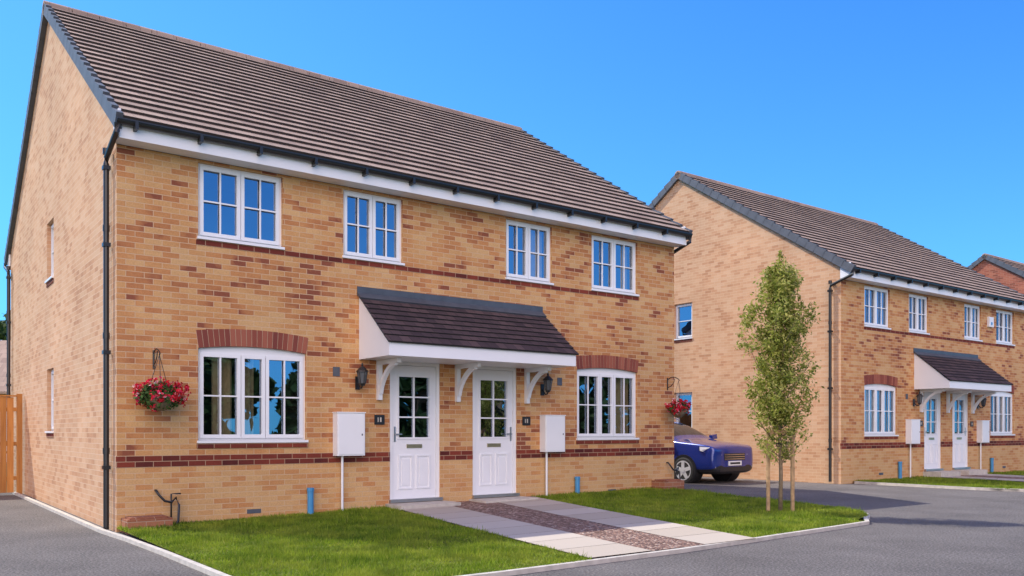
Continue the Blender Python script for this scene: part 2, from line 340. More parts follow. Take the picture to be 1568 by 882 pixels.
def house(cx,cy,bz,brick='brick',gable='gable',detail=True,baskets=()):
    H=empty('brick_house',(cx,cy,bz),TH)
    T=lambda x,y,z:(x,y,z)
    TG=lambda x,y,z:(y,x,z)
    TR=lambda x,y,z:(WD-y,x,z)
    mb=MB(); fr=MB(); gl=MB()
    holes=UP+[(a,b,c,d+RISE+.01) for a,b,c,d in LO]+DR
    wall_with_holes(mb,0,WD,-.5,4.985,holes,brick,T)
    gh=[(4.75,5.45,3.98,5.0),(4.75,5.45,1.3,2.4)]
    for TT,hh in ((TG,gh),(TR,gh)):
        wall_with_holes(mb,0,DP,-.5,5.2,hh,gable,TT,depth=.12)
        mb.face([TT(0,0,5.2),TT(DP,0,5.2),TT(DP,0,5.40),TT(DP/2,0,8.76),TT(0,0,5.40)],gable)
        for a,b,c,d in hh:
            window(fr,gl,TT,a,b,c,d,[(1,1)],rows=2,dy=.075)
            tb(fr,TT,a,b,-.012,.1,c-.11,c-.036,'redbrick')
    wall_with_holes(mb,0,WD,-.5,5.2,[],gable,lambda x,y,z:(x,DP-y,z))
    mb.build('walls',H)
    cur=[None,None,[(.6,.95)],[(.8,.97)]]
    for k,(a,b,c,d) in enumerate(UP):
        window(fr,gl,T,a,b,c,d,[(1,2),(1,2)],rows=2,curt=cur[k])
    for k,(a,b,c,d) in enumerate(LO):
        window(fr,gl,T,a,b,c,d,[(1,2),(.62,1),(1,2)],rows=2,arch=RISE,curt=[(.16,.34),(.42,.55)] if k==0 else [(.66,.97),(.03,.1)])
    for k,(a,b,c,d) in enumerate(DR):
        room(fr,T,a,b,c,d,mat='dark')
        tb(fr,T,a,a+.055,.02,.1,c,d,'upvc'); tb(fr,T,b-.055,b,.02,.1,c,d,'upvc'); tb(fr,T,a+.055,b-.055,.02,.1,d-.06,d,'upvc')
        x0=a+.06;x1=b-.06;z0=c+.03;z1=d-.065; ga,gb=x0+.12,x1-.12; gz0,gz1=c+1.0,d-.24
        y=.04
        tb(fr,T,x0,ga,y,y+.04,z0,z1,'white'); tb(fr,T,gb,x1,y,y+.04,z0,z1,'white')
        tb(fr,T,ga,gb,y,y+.04,gz1,z1,'white'); tb(fr,T,ga,gb,y,y+.04,z0,gz0,'white')
        xx=(ga+gb)/2; tb(fr,T,xx-.012,xx+.012,y+.003,y+.03,gz0,gz1,'white')
        for c2 in (1,2):
            zz=gz0+(gz1-gz0)*c2/3; tb(fr,T,ga,gb,y+.005,y+.028,zz-.011,zz+.011,'white')
        for (p,q,r_,s_) in ((ga-.03,gb+.03,gz0-.03,gz0),(ga-.03,gb+.03,gz1,gz1+.03)): tb(fr,T,p,q,y-.012,y,r_,s_,'white')
        for (p,q) in ((ga-.03,ga),(gb,gb+.03)): tb(fr,T,p,q,y-.012,y,gz0,gz1,'white')
        gl.face([T(ga,y+.032,gz0),T(gb,y+.032,gz0),T(gb,y+.032,gz1),T(ga,y+.032,gz1)],'glass')
        m_=(x0+x1)/2
        for (p,q) in ((x0+.11,m_-.035),(m_+.035,x1-.11)):
            zz0,zz1=z0+.15,gz0-.28
            for bx in ((p,q,zz0,zz0+.025),(p,q,zz1-.025,zz1),(p,p+.025,zz0+.025,zz1-.025),(q-.025,q,zz0+.025,zz1-.025)):
                tb(fr,T,bx[0],bx[1],y-.014,y,bx[2],bx[3],'white')
            tb(fr,T,p+.06,q-.06,y-.009,y,zz0+.06,zz1-.06,'white')
        tb(fr,T,m_-.14,m_+.14,y-.012,y,gz0-.17,gz0-.11,'brass')
        hx=x0+.045 if k==0 else x1-.045
        tb(fr,T,hx-.015,hx+.015,y-.01,y,c+.93,c+1.17,'steel')
        tb(fr,T,min(hx,hx+(.11 if k==0 else -.11)),max(hx,hx+(.11 if k==0 else -.11)),y-.05,y-.03,c+1.04,c+1.06,'steel')
        tb(fr,T,a-.02,b+.02,-.06,.1,c-.02,c+.03,'steel')
        tb(fr,T,a-.08,b+.08,-.5,-.001,-.1,c-.03,'concrete')
        px=a-.27 if k==0 else b+.12
        tb(fr,T,px,px+.17,-.015,0,1.40,1.55,'black')
        tb(fr,T,px+.05,px+.065,-.018,-.015,1.44,1.51,'concrete'); tb(fr,T,px+.09,px+.115,-.018,-.015,1.44,1.51,'concrete')
    for x in (3.0,7.35): tb(fr,T,x,x+.11,-.008,0,2.12,2.26,'verge')
    for x in (1.7,8.6): tb(fr,T,x,x+.2,-.006,0,.14,.2,'verge')
    fr.build('window_and_door_frames',H); gl.build('window_glass',H)
    tr=MB()
    segs=[(-.004,DR[0][0]),(DR[0][1],DR[1][0]),(DR[1][1],WD+.004)]
    for a,b in segs: tb(tr,T,a,b,-.005,.02,.825,.975,'redbrick')
    tb(tr,T,1.0,9.4,-.006,.02,3.825,3.9,'redbrick')
    for a,b,c,d in LO: tb(tr,T,a-.02,b+.02,-.02,.05,c-.105,c-.037,'redbrick')
    for a,b,c,d in LO:
        mid=(a+b)/2; hw=(b-a)/2
        R=(hw*hw+RISE*RISE)/(2*RISE); zc=d+RISE-R; a0=math.asin(hw/R)
        n=21; th=.235
        def P(t,r): return (mid+r*math.sin(t),zc+r*math.cos(t))
        for i in range(n):
            t0=-a0+2*a0*i/n; t1=-a0+2*a0*(i+1)/n
            for (u0,u1,r0,r1,y0,y1,mt) in ((t0,t1,R,R+th,-.002,.09,'mortar'),(t0+.005/R,t1-.005/R,R-.002,R+th+.003,-.008,.05,'vous')):
                q=[P(u0,r0),P(u1,r0),P(u1,r1),P(u0,r1)]
                tr.hexa([(q[0][0],y0,q[0][1]),(q[1][0],y0,q[1][1]),(q[1][0],y1,q[1][1]),(q[0][0],y1,q[0][1]),(q[3][0],y0,q[3][1]),(q[2][0],y0,q[2][1]),(q[2][0],y1,q[2][1]),(q[3][0],y1,q[3][1])],mt)
    tr.build('brick_courses_and_arches',H)
    rf=MB(); ang=math.atan2(3.62,DP/2+.38); ca,sa=math.cos(ang),math.sin(ang); L=(DP/2+.38)/ca
    nC=22; gz=L/nC; vo=.06
    def S(side,u,n,x):
        y=-.38+u*ca-n*sa; z=5.2+u*sa+n*ca
        if side: y=DP-y
        return (x,y,z)
    for side in (0,1):
        for i in range(nC):
            u0=i*gz; u1=(i+1)*gz
            a,b=-vo,WD+vo
            v0=i*.3+.004; 
            uv=[(a,v0),(b,v0),(b,v0+.292),(a,v0+.292)]
            rf.face([S(side,u0,.047,a),S(side,u0,.047,b),S(side,u1+.04,.008,b),S(side,u1+.04,.008,a)],'tile',uv)
            uvr=[(a,v0),(b,v0),(b,v0+.02),(a,v0+.02)]
            rf.face([S(side,u0+.003,-.005,a),S(side,u0+.003,-.005,b),S(side,u0,.047,b),S(side,u0,.047,a)],'tiledge',uvr)
            for e,(p,q) in enumerate(((a-.03,a+.055),(b-.055,b+.03))):
                P8=[S(side,u0,-.13,p),S(side,u0,-.13,q),S(side,u1+.02,-.13,q),S(side,u1+.02,-.13,p),S(side,u0,.072,p),S(side,u0,.072,q),S(side,u1+.02,.034,q),S(side,u1+.02,.034,p)]
                rf.hexa(P8,'verge')
        rf.face([S(side,0,-.06,-vo),S(side,0,-.06,WD+vo),S(side,L,-.06,WD+vo),S(side,L,-.06,-vo)],'dark')
    rz=5.2+L*sa
    x=-vo-.03
    while x<WD+vo:
        x2=min(x+.45,WD+vo+.03); rr=.125
        rf.tube([(x,DP/2,rz-.045),(x2-.012,DP/2,rz-.045)],[rr,rr],'tile',10); x=x2
    rf.build('roof',H)
    ev=MB()
    for side in (0,1):
        Y=(lambda y:y) if not side else (lambda y:DP-y)
        def eb(x0,x1,y0,y1,z0,z1,m):
            a,b=sorted((Y(y0),Y(y1))); ev.box(x0,x1,a,b,z0,z1,m)
        eb(-.03,WD+.03,-.30,-.275,4.985,5.19,'white')
        eb(-.03,WD+.03,-.275,-.001,4.99,5.005,'white')
        for xx in (-.035,WD+.005): 
            eb(xx,xx+.03,-.275,.0,5.005,5.36,'white')
        n=8; r=.055; yc=-.36; zc=5.19
        pts=[(yc+r*math.cos(math.pi+math.pi*i/n),zc+r*math.sin(math.pi+math.pi*i/n)) for i in range(n+1)]
        for i in range(n):
            (y0,z0),(y1,z1)=pts[i],pts[i+1]
            ev.face([(-.08,Y(y0),z0),(WD+.08,Y(y0),z0),(WD+.08,Y(y1),z1),(-.08,Y(y1),z1)],'black')
        for xx in (-.08,WD+.08): ev.face([(xx,Y(p[0]),p[1]) for p in pts],'black')
        eb(-.08,WD+.08,-.425,-.412,5.18,5.20,'black')
        x=.15
        while x<WD:
            eb(x-.02,x+.02,-.43,-.30,5.09,5.19,'black'); x+=.8
        for gx,sg in ((-.07,1),(WD+.07,-1)):
            yy=.25
            path=[(gx,Y(-.36),5.14),(gx,Y(-.36),5.05),(gx,Y(yy-.02),4.86),(gx,Y(yy),4.78),(gx,Y(yy),.02)]
            ev.tube(path,.036,'black',10)
            for z in (.8,2.3,3.7,4.7): 
                a,b=sorted((gx-.045,gx+.045)); c_,d_=sorted((Y(yy-.05),Y(yy+.05))); ev.box(a,b,c_,d_,z,z+.05,'black')
                ev.tube([(gx,Y(yy),z+.2),(gx,Y(yy),z+.28)],.043,'black',10)
    ev.build('eaves_and_gutters',H)
    cp=MB(); X0,X1=3.43,6.97; PJ=.95; zt,zb=3.38,2.60
    al=math.atan2(zt-zb,PJ); cL=math.hypot(PJ,zt-zb)
    def K(u,n,x): return (x,-PJ+u*math.cos(al)-n*math.sin(al),zb+u*math.sin(al)+n*math.cos(al))
    nc=9; g=cL/nc
    for i in range(nc):
        u0=i*g-(.04 if i==0 else 0); u1=(i+1)*g; v0=i*.14+.002
        cp.face([K(u0,.028,X0-.03),K(u0,.028,X1+.03),K(u1,.008,X1+.03),K(u1,.008,X0-.03)],'slate',[(X0,v0),(X1,v0),(X1,v0+.136),(X0,v0+.136)])
        cp.face([K(u0,.0,X0-.03),K(u0,.0,X1+.03),K(u0,.028,X1+.03),K(u0,.028,X0-.03)],'dark')
    cp.face([K(-.04,0,X0-.03),K(-.04,0,X1+.03),K(cL,0,X1+.03),K(cL,0,X0-.03)],'verge')
    cp.hexa([K(cL-.14,.0,X0-.035),K(cL-.14,.0,X1+.035),K(cL+.02,.0,X1+.035),K(cL+.02,.0,X0-.035),K(cL-.14,.035,X0-.035),K(cL-.14,.035,X1+.035),K(cL+.02,.035,X1+.035),K(cL+.02,.035,X0-.035)],'lead')
    cp.box(X0-.035,X1+.035,-.02,-.002,zt-.02,zt+.12,'lead')
    cp.box(X0,X1,-PJ,-PJ+.03,2.39,2.585,'white'); cp.box(X0,X1,-PJ+.03,-.003,2.39,2.41,'white')
    for xa,xb in ((X0,X0+.03),(X1-.03,X1)):
        q=[(-PJ+.03,2.41),(-.003,2.41),(-.003,zt-.02),(-PJ+.03,zb-.01)]
        cp.hexa([(xa,q[0][0],q[0][1]),(xb,q[0][0],q[0][1]),(xb,q[1][0],q[1][1]),(xa,q[1][0],q[1][1]),(xa,q[3][0],q[3][1]),(xb,q[3][0],q[3][1]),(xb,q[2][0],q[2][1]),(xa,q[2][0],q[2][1])],'white')
    for bx in (3.76,5.20,6.64):
        w=.035
        cp.box(bx-w,bx+w,-.07,-.001,1.78,2.39,'white'); cp.box(bx-w,bx+w,-.66,-.07,2.32,2.388,'white')
        n=8; P_=[]
        for i in range(n+1):
            t=i/n
            y=-.07-.50*(1-math.cos(t*math.pi/2))**.75; z=1.88+.44*math.sin(t*math.pi/2)
            P_.append((y,z))
        for i in range(n):
            (y0,z0),(y1,z1)=P_[i],P_[i+1]; d=Vector((y1-y0,z1-z0)).normalized(); d2=(-d.y*.03,d.x*.03)
            cp.hexa([(bx-.03,y0-d2[0],z0-d2[1]),(bx+.03,y0-d2[0],z0-d2[1]),(bx+.03,y1-d2[0],z1-d2[1]),(bx-.03,y1-d2[0],z1-d2[1]),(bx-.03,y0+d2[0],z0+d2[1]),(bx+.03,y0+d2[0],z0+d2[1]),(bx+.03,y1+d2[0],z1+d2[1]),(bx-.03,y1+d2[0],z1+d2[1])],'white')
    cp.build('door_canopy',H)
    if detail:
        for mx,px in ((3.0,3.12),(6.95,7.05)):
            e=MB(); 
            e.box(0,.45,-.16,0,.93,1.57,'upvc'); e.box(.02,.43,-.168,-.16,.95,1.55,'upvc'); e.box(-.01,.46,-.175,0,1.57,1.585,'upvc')
            e.box(.39,.41,-.172,-.168,1.23,1.26,'verge')
            e.tube([(px-mx,-.07,.93),(px-mx,-.07,-.05)],.019,'upvc',8)
            e.build('meter_box',loc=W_(cx,cy,mx,.0,bz),rotz=TH,bevel=.004)
        for bx in (2.62,7.78):
            e=MB(); e.tube([(0,-.06,-.1),(0,-.06,.42)],.045,'blue',12); e.tube([(0,-.06,.42),(0,-.06,.47)],[.052,.052],'blue',12)
            e.build('blue_standpipe',loc=W_(cx,cy,bx,0,bz),rotz=TH)
        for lx in (3.40,7.0): lantern(W_(cx,cy,lx,0,bz+1.93))
        for lx,kk in baskets: basket(W_(cx,cy,lx,0,bz),kk)
    return H

H1=house(C1[0],C1[1],0,baskets=((.45,1.0),(10.2,.8)))
C2=(8.05,21.0); H2=house(C2[0],C2[1],.03)
c3=W(35.2,0); H3=house(c3[0],c3[1],-.1,'redhouse','redhouse',detail=False)
a=MB(); a.box(0,.28,-.07,0,0,.3,'white'); a.tube([(.14,-.08,.1),(.14,-.07,.1)],.05,'blue',12); a.build('alarm_box',loc=W_(C2[0],C2[1],7.6,0,4.4),rotz=TH,bevel=.02)

# ------------- ground -------------
def g(s,p): 
    return .03+max(0,1-p/5.4)*(.02+.0135*min(max(s,0),10.4))
fld=MB(); R_=1500; fld.face([(-R_,-R_,-.06),(R_,-R_,-.06),(R_,R_,-.06),(-R_,R_,-.06)],'field'); fld.build('ground')
asp=MB(); asp.face([W(-9,22),W(70,22),W(70,-9),W(-9,-9)],'asphalt'); asp.build('asphalt_road')
def lawn(name,s0,s1,p0,p1,inside,c,gz,blades,n=(60,40)):
    mb=MB(); 
    ns,np_=n
    for i in range(ns):
        for j in range(np_):
            a,b=s0+(s1-s0)*i/ns,s0+(s1-s0)*(i+1)/ns; q,r=p0+(p1-p0)*j/np_,p0+(p1-p0)*(j+1)/np_
            if not inside((a+b)/2,(q+r)/2): continue
            mb.face([W(*t,gz(*t),c) for t in ((a,q),(a,r),(b,r),(b,q))],'soil')
    mb.build(name)
    S_=rng.uniform(s0,s1,blades*2); P_=rng.uniform(p0,p1,blades*2)
    keep=[i for i in range(len(S_)) if inside(S_[i],P_[i])][:blades]
    S_=S_[keep];P_=P_[keep]; k=len(keep)
    X=c[0]+.8015*S_+.598*P_; Y=c[1]+.598*S_-.8015*P_; Z=np.array([gz(a,b) for a,b in zip(S_,P_)])-.004
    ang=rng.uniform(0,2*math.pi,k); w=rng.uniform(.004,.009,k); h=rng.uniform(.02,.055,k)
    clump=(np.sin(S_*3.1+np.sin(P_*4.7))*np.sin(P_*3.7+S_*1.3)); h*=1+.4*clump
    edge=rng.random(k)<.04; h=np.where(edge,h*1.7,h)
    lean=rng.normal(size=(k,2))*.02
    V=np.empty((k,3,3)); V[:,0]=np.stack([X-np.cos(ang)*w,Y-np.sin(ang)*w,Z],1); V[:,1]=np.stack([X+np.cos(ang)*w,Y+np.sin(ang)*w,Z],1)
    V[:,2]=np.stack([X+lean[:,0],Y+lean[:,1],Z+h],1)
    return V
GV=[]
def pl(p): return 3.95+(3.15-3.95)*p/5.6
def pr(p): return 6.75+(5.75-6.75)*p/5.6
def pmax(s): return 5.45-.05*(s-5.8)-.02*max(0,s-5.8)**1.5
def in1(s,p):
    if s<-.02 or p<.0 or s>pl(p): return False
    if p>5.62: return False
    if s<1.2 and p>4.42 and math.hypot(s-1.2,p-4.42)>1.2: return False
    return True
def in2(s,p):
    if s<pr(p) or s>10.0 or p<0: return False
    if p>pmax(s): return False
    if s>8.6 and p>3.7 and math.hypot((s-8.6)/1.4,(p-3.7)/1.3)>1: return False
    return True
GV.append(lawn('lawn',0,4,0,5.65,in1,C1,g,75000))
GV.append(lawn('lawn',5.6,10.1,0,5.5,in2,C1,g,50000,(60,60)))
g2=lambda s,p:.05
def in3(s,p): return s>.5 and s<pl(p)-.05 and 0<p<4.2 and not (s<1.5 and p>3.2 and math.hypot(s-1.5,p-3.2)>1)
def in4(s,p): return s>pr(p) and s<10 and 0<p<4.2
GV.append(lawn('lawn',.5,4,0,4.2,in3,C2,g2,16000,(30,30)))
GV.append(lawn('lawn',5.6,10,0,4.2,in4,C2,g2,12000,(30,30)))
V=np.concatenate(GV); n=len(V)
me=bpy.data.meshes.new('grass'); me.from_pydata(V.reshape(-1,3).tolist(),[],np.arange(n*3).reshape(n,3).tolist()); me.materials.append(M['grassblade'])
go=bpy.data.objects.new('grass',me); scene.collection.objects.link(go)
def paths(c,gz,pend,z_off):
    sl=MB(); gr=MB()
    def strip(t0,t1,b0,b1,pA,pB,mb,mat,step=None):
        nn=int((pB-pA)/step) if step else 14
        for i in range(nn):
            q=pA+(pB-pA)*i/nn+(.006 if step else 0); r=pA+(pB-pA)*(i+1)/nn-(.006 if step else 0)
            f=lambda a,b,p:a+(b-a)*p/5.6
            mb.face([W(f(t0,b0,q),q,gz(f(t0,b0,q),q)+z_off,c),W(f(t0,b0,r),r,gz(f(t0,b0,r),r)+z_off,c),W(f(t1,b1,r),r,gz(f(t1,b1,r),r)+z_off,c),W(f(t1,b1,q),q,gz(f(t1,b1,q),q)+z_off,c)],mat)
    strip(3.95,4.85,3.15,4.02,.1,pend,sl,'slab',.6)
    strip(5.75,6.75,4.85,5.75,.1,pend,sl,'slab',.6)
    z_off-=.004
    strip(3.95,6.75,3.15,5.75,.02,pend,gr,'gravel')
    sl.build('paving_path'); gr.build('gravel_strip')
paths(C1,g,5.55,.02); paths(C2,g2,4.2,.02)
def ribbon(pts,w,z0,z1,name,c=C1,mat='concrete'):
    mb=MB(); P=[Vector(W(s,p,0,c)[:2]) for s,p in pts]
    nrm=[]
    for i in range(len(P)):
        d=(P[min(i+1,len(P)-1)]-P[max(i-1,0)]).normalized(); nrm.append(Vector((-d.y,d.x))*w/2)
    for i in range(len(P)-1):
        a,b=P[i]-nrm[i],P[i]+nrm[i]; c_,d_=P[i+1]+nrm[i+1],P[i+1]-nrm[i+1]
        mb.hexa([(a.x,a.y,z0),(d_.x,d_.y,z0),(c_.x,c_.y,z0),(b.x,b.y,z0),(a.x,a.y,z1),(d_.x,d_.y,z1),(c_.x,c_.y,z1),(b.x,b.y,z1)],mat)
    return mb.build(name)
pts=[(-.16,-8.5),(-.16,0),(-.1,1),(-.06,2.5),(-.05,4.4)]+[(1.2-1.25*math.cos(t),4.42+1.22*math.sin(t)) for t in np.linspace(.15,math.pi/2,10)]+[(2,5.66),(3.15,5.63),(4.4,5.6),(5.78,5.5)]
for s in np.linspace(6.3,8.6,7): pts.append((s,pmax(s)+.03))
pts+= [(8.6+1.45*math.sin(t),3.7+1.3*math.cos(t)) for t in np.linspace(.35,math.pi/2,9)]+[(10.05,2),(10.05,.2)]
ribbon(pts,.06,-.05,.045,'kerb')
ribbon([(.45,.1),(.45,3.0),(.75,3.9),(1.4,4.25),(4,4.25),(10.2,4.25)],.06,-.05,.06,'kerb',C2)
for s in (.05,9.75):
    mb=MB(); h0=.02 if s<1 else .17
    mb.box(0,.55,-.36,-.01,-.1,h0+.16,'redish'); mb.box(.04,.50,-.31,-.05,h0+.162,h0+.18,'redish')
    mb.build('brick_plinth',loc=W(s,0),rotz=TH)
    hz=MB(); hz.tube([(.42,-.02,h0+.5),(.42,-.06,h0+.5),(.45,-.09,h0+.44),(.52,-.1,h0+.36),(.6,-.12,h0+.34),(.66,-.1,h0+.4),(.70,-.1,h0+.3),(.68,-.14,h0+.1),(.62,-.2,h0+.02)],.016,'black',8)
    hz.tube([(.6,-.1,h0+.05),(.6,-.1,h0+.45),(.72,-.1,h0+.45)],.012,'black',8)
    hz.build('garden_hose',loc=W(s,0),rotz=TH,smooth=True)
def fence(c,ax,length,h,n_posts):
    E=MB(); w=.125; k=int(length/w)
    for i in range(k):
        E.box(i*w+.004,(i+1)*w-.004,-.012+(.008 if i%2 else 0),.008,.05,h-.02*random.random(),'fence')
    for z in (.3,h/2,h-.3): E.box(0,length,.01,.06,z,z+.08,'fence')
    for i in range(n_posts+1): x=length*i/n_posts; E.box(x-.05,x+.05,-.03,.07,0,h+.06,'fence')
    E.box(0,length,-.035,.055,h,h+.03,'fence')
    return E.build('timber_fence',loc=c,rotz=ax)
l=W(-6.2,-8.2); fence((l[0],l[1],0),TH,6.1,2.0,3)
l=W(10.45,-9.0); fence((l[0],l[1],0),TH,5.9,1.9,3)
def young_tree(x,y,z):
    E=empty('young_tree',(x,y,z),0)
    t=MB(); tp=[(0,0,-.05),(.01,0,.6),(-.01,.01,1.3),(.015,0,2.1),(0,0,2.9),(.02,0,3.6),(.01,0,3.8)]
    t.tube(tp,[.035,.03,.027,.022,.015,.008,.003],'bark',8)
    cs=[];sz=[]
    def env(h):
        if h<.9: return .24
        xs=[.8,1.2,1.6,2.2,2.8,3.2,3.6,3.95]; rs=[.28,.42,.48,.50,.42,.32,.18,.04]
        return float(np.interp(h,xs,rs))
    for i in range(78):
        h0=.72+2.9*(i/78)**1.0+random.uniform(-.05,.05); a=i*2.399+random.random()*.9; ln=env(h0+.25)*random.uniform(.45,1.3)
        rise=ln*random.uniform(.7,1.6)
        p=[Vector((0,0,h0)),Vector((math.cos(a)*ln*.55,math.sin(a)*ln*.55,h0+rise*.45)),Vector((math.cos(a+.2)*ln,math.sin(a+.2)*ln,h0+rise))]
        if p[2].z>3.85: p[2].z=3.85
        t.tube(p,[.009,.006,.002],'bark',5,False)
        for c_ in range(random.randint(6,11)):
            u=random.uniform(.15,1.05); q=p[0].lerp(p[1],u/.5) if u<.5 else p[1].lerp(p[2],(u-.5)/.5)
            cq=Vector((q.x+random.gauss(0,.04),q.y+random.gauss(0,.04),q.z+random.gauss(0,.05))); sp=random.uniform(.03,.065)
            for k in range(random.randint(14,38) if h0>1.15 else random.randint(6,18)):
                cs.append((cq.x+random.gauss(0,sp),cq.y+random.gauss(0,sp),cq.z+random.gauss(0,sp*1.2))); sz.append(random.uniform(.014,.03))
    for k in range(260):
        h=random.uniform(3.35,3.98); r=env(h)*.8; cs.append((random.gauss(0,r*.4),random.gauss(0,r*.4),h)); sz.append(random.uniform(.012,.024))
    for k in range(12):
        a=random.random()*6.28; h=random.uniform(.5,1.7); ln=random.uniform(.3,.55)
        p=[Vector((0,0,h)),Vector((math.cos(a)*ln,math.sin(a)*ln,h+ln*.8))]; t.tube(p,[.005,.002],'bark',4,False)
        for j in range(34):
            q=p[0].lerp(p[1],random.uniform(.3,1.05)); cs.append((q.x+random.gauss(0,.03),q.y+random.gauss(0,.03),q.z+random.gauss(0,.04))); sz.append(random.uniform(.012,.024))
    t.build('trunk_and_limbs',E,smooth=True)
    quads(np.array(cs),np.array(sz),'foliage','leaf',E,1.4)
    s=MB(); 
    for dx,dy in ((-.17,.05),(.17,-.05)): s.tube([(dx,dy,-.1),(dx,dy,1.28)],.03,'stake',10)
    s.box(-.22,.22,-.035,.01,1.18,1.25,'stake'); s.tube([(-.1,0,1.05),(0,-.04,1.03),(.1,0,1.05)],.012,'black',6)
    s.build('tree_stakes',E)
young_tree(4.08,13.05,.07)
def big_tree_mass(name,items,mat='leafd',leaf=.22,per=1100,zc=.6,zr=.38):
    E=empty(name,(0,0,0),0); t=MB(); cs=[];sz=[]
    for (x,y,h,r) in items:
        t.tube([(x,y,-.2),(x+.1,y,h*.3),(x,y+.1,h*.75)],[.22,.17,.05],'bark',8)
        for k in range(9):
            a=k*2.4; q=(x+math.cos(a)*r*.6,y+math.sin(a)*r*.6,h*(.4+.05*k)); t.tube([(x,y,h*(.25+.04*k)),q],[.09,.03],'bark',5,False)
        nb=26
        for k in range(nb):
            d=rng.normal(size=3); d/=np.linalg.norm(d); rr=rng.uniform(.45,1)
            cc=np.array([x,y,h*zc])+d*rr*np.array([r,r,h*zr]); cr=r*rng.uniform(.2,.42)
            m=per//nb; dd=rng.normal(size=(m,3)); dd/=np.linalg.norm(dd,axis=1)[:,None]
            cs.append(cc+dd*cr*rng.uniform(.6,1.1,(m,1))); sz.append(rng.uniform(leaf*.6,leaf*1.2,m))
    t.build('trunks',E); quads(np.concatenate(cs),np.concatenate(sz),'foliage',mat,E,1.2)
items=[]
for k in range(20):
    u=k/19; x=12+34*u+random.uniform(-1,1); y=-24+46*u+random.uniform(-1,1); items.append((x,y,random.uniform(4.6,7),random.uniform(2.2,3)))
big_tree_mass('tree_row',items,leaf=.3,per=1500,zc=.47,zr=.46)
items=[(-34.8-k*4.5,60+random.uniform(-1,1),random.uniform(9.8,10.4),3.2) for k in range(5)]
big_tree_mass('tree_row',items,per=2600,zc=.52,zr=.45,leaf=.32)
items=[(-30+k*14+random.uniform(-3,3),95+random.uniform(-5,5),random.uniform(7,9),4.5) for k in range(9)]
big_tree_mass('tree_row',items,leaf=.35,per=800)
gm=MB()
gm.box(0,8,0,6,-.1,2.9,'gable')
gm.hexa([(-.3,-.3,2.85),(8.3,-.3,2.85),(8.3,3,5.3),(-.3,3,5.3),(-.3,-.3,2.95),(8.3,-.3,2.95),(8.3,3,5.4),(-.3,3,5.4)],'tile')
gm.hexa([(-.3,6.3,2.85),(8.3,6.3,2.85),(8.3,3,5.3),(-.3,3,5.3),(-.3,6.3,2.95),(8.3,6.3,2.95),(8.3,3,5.4),(-.3,3,5.4)],'tile')
for xx in (0,7.99): gm.face([(xx,0,2.9),(xx,6,2.9),(xx,3,5.25)],'gable')
gm.box(1,3.4,-.03,0,0,2.2,'white'); gm.box(4.6,7,-.03,0,0,2.2,'white')
gm.build('garage',loc=(-28,35,0),rotz=.15)
# -------------- car -----------------
def paint(name,col):
    m,nt,b=newmat(name); b.inputs['Metallic'].default_value=.25; b.inputs['Roughness'].default_value=.25
    b.inputs['Coat Weight'].default_value=1; b.inputs['Coat Roughness'].default_value=.03
    tc=N(nt,'ShaderNodeTexCoord'); n=noise(nt,tc.outputs['Object'],300,2); r=ramp(nt,[(.3,[c*.8 for c in col]),(.7,[c*1.2 for c in col])]); nt.links.new(n.outputs['Fac'],r.inputs[0]); nt.links.new(r.outputs[0],b.inputs['Base Color'])
    return m
M['carpaint']=paint('car_paint',(.015,.035,.24))
M['carglass']=simple('car_glass',(.02,.025,.03),.05)
M['tyre']=simple('tyre_rubber',(.02,.02,.02),.8)
M['chrome']=simple('chrome',(.7,.7,.7),.15,metal=1)
M['alloy']=simple('alloy_wheel',(.62,.63,.65),.35,metal=.2)
M['lamp']=simple('headlamp_glass',(.78,.8,.84),.08)
M['plate']=simple('number_plate',(.8,.8,.75),.4)
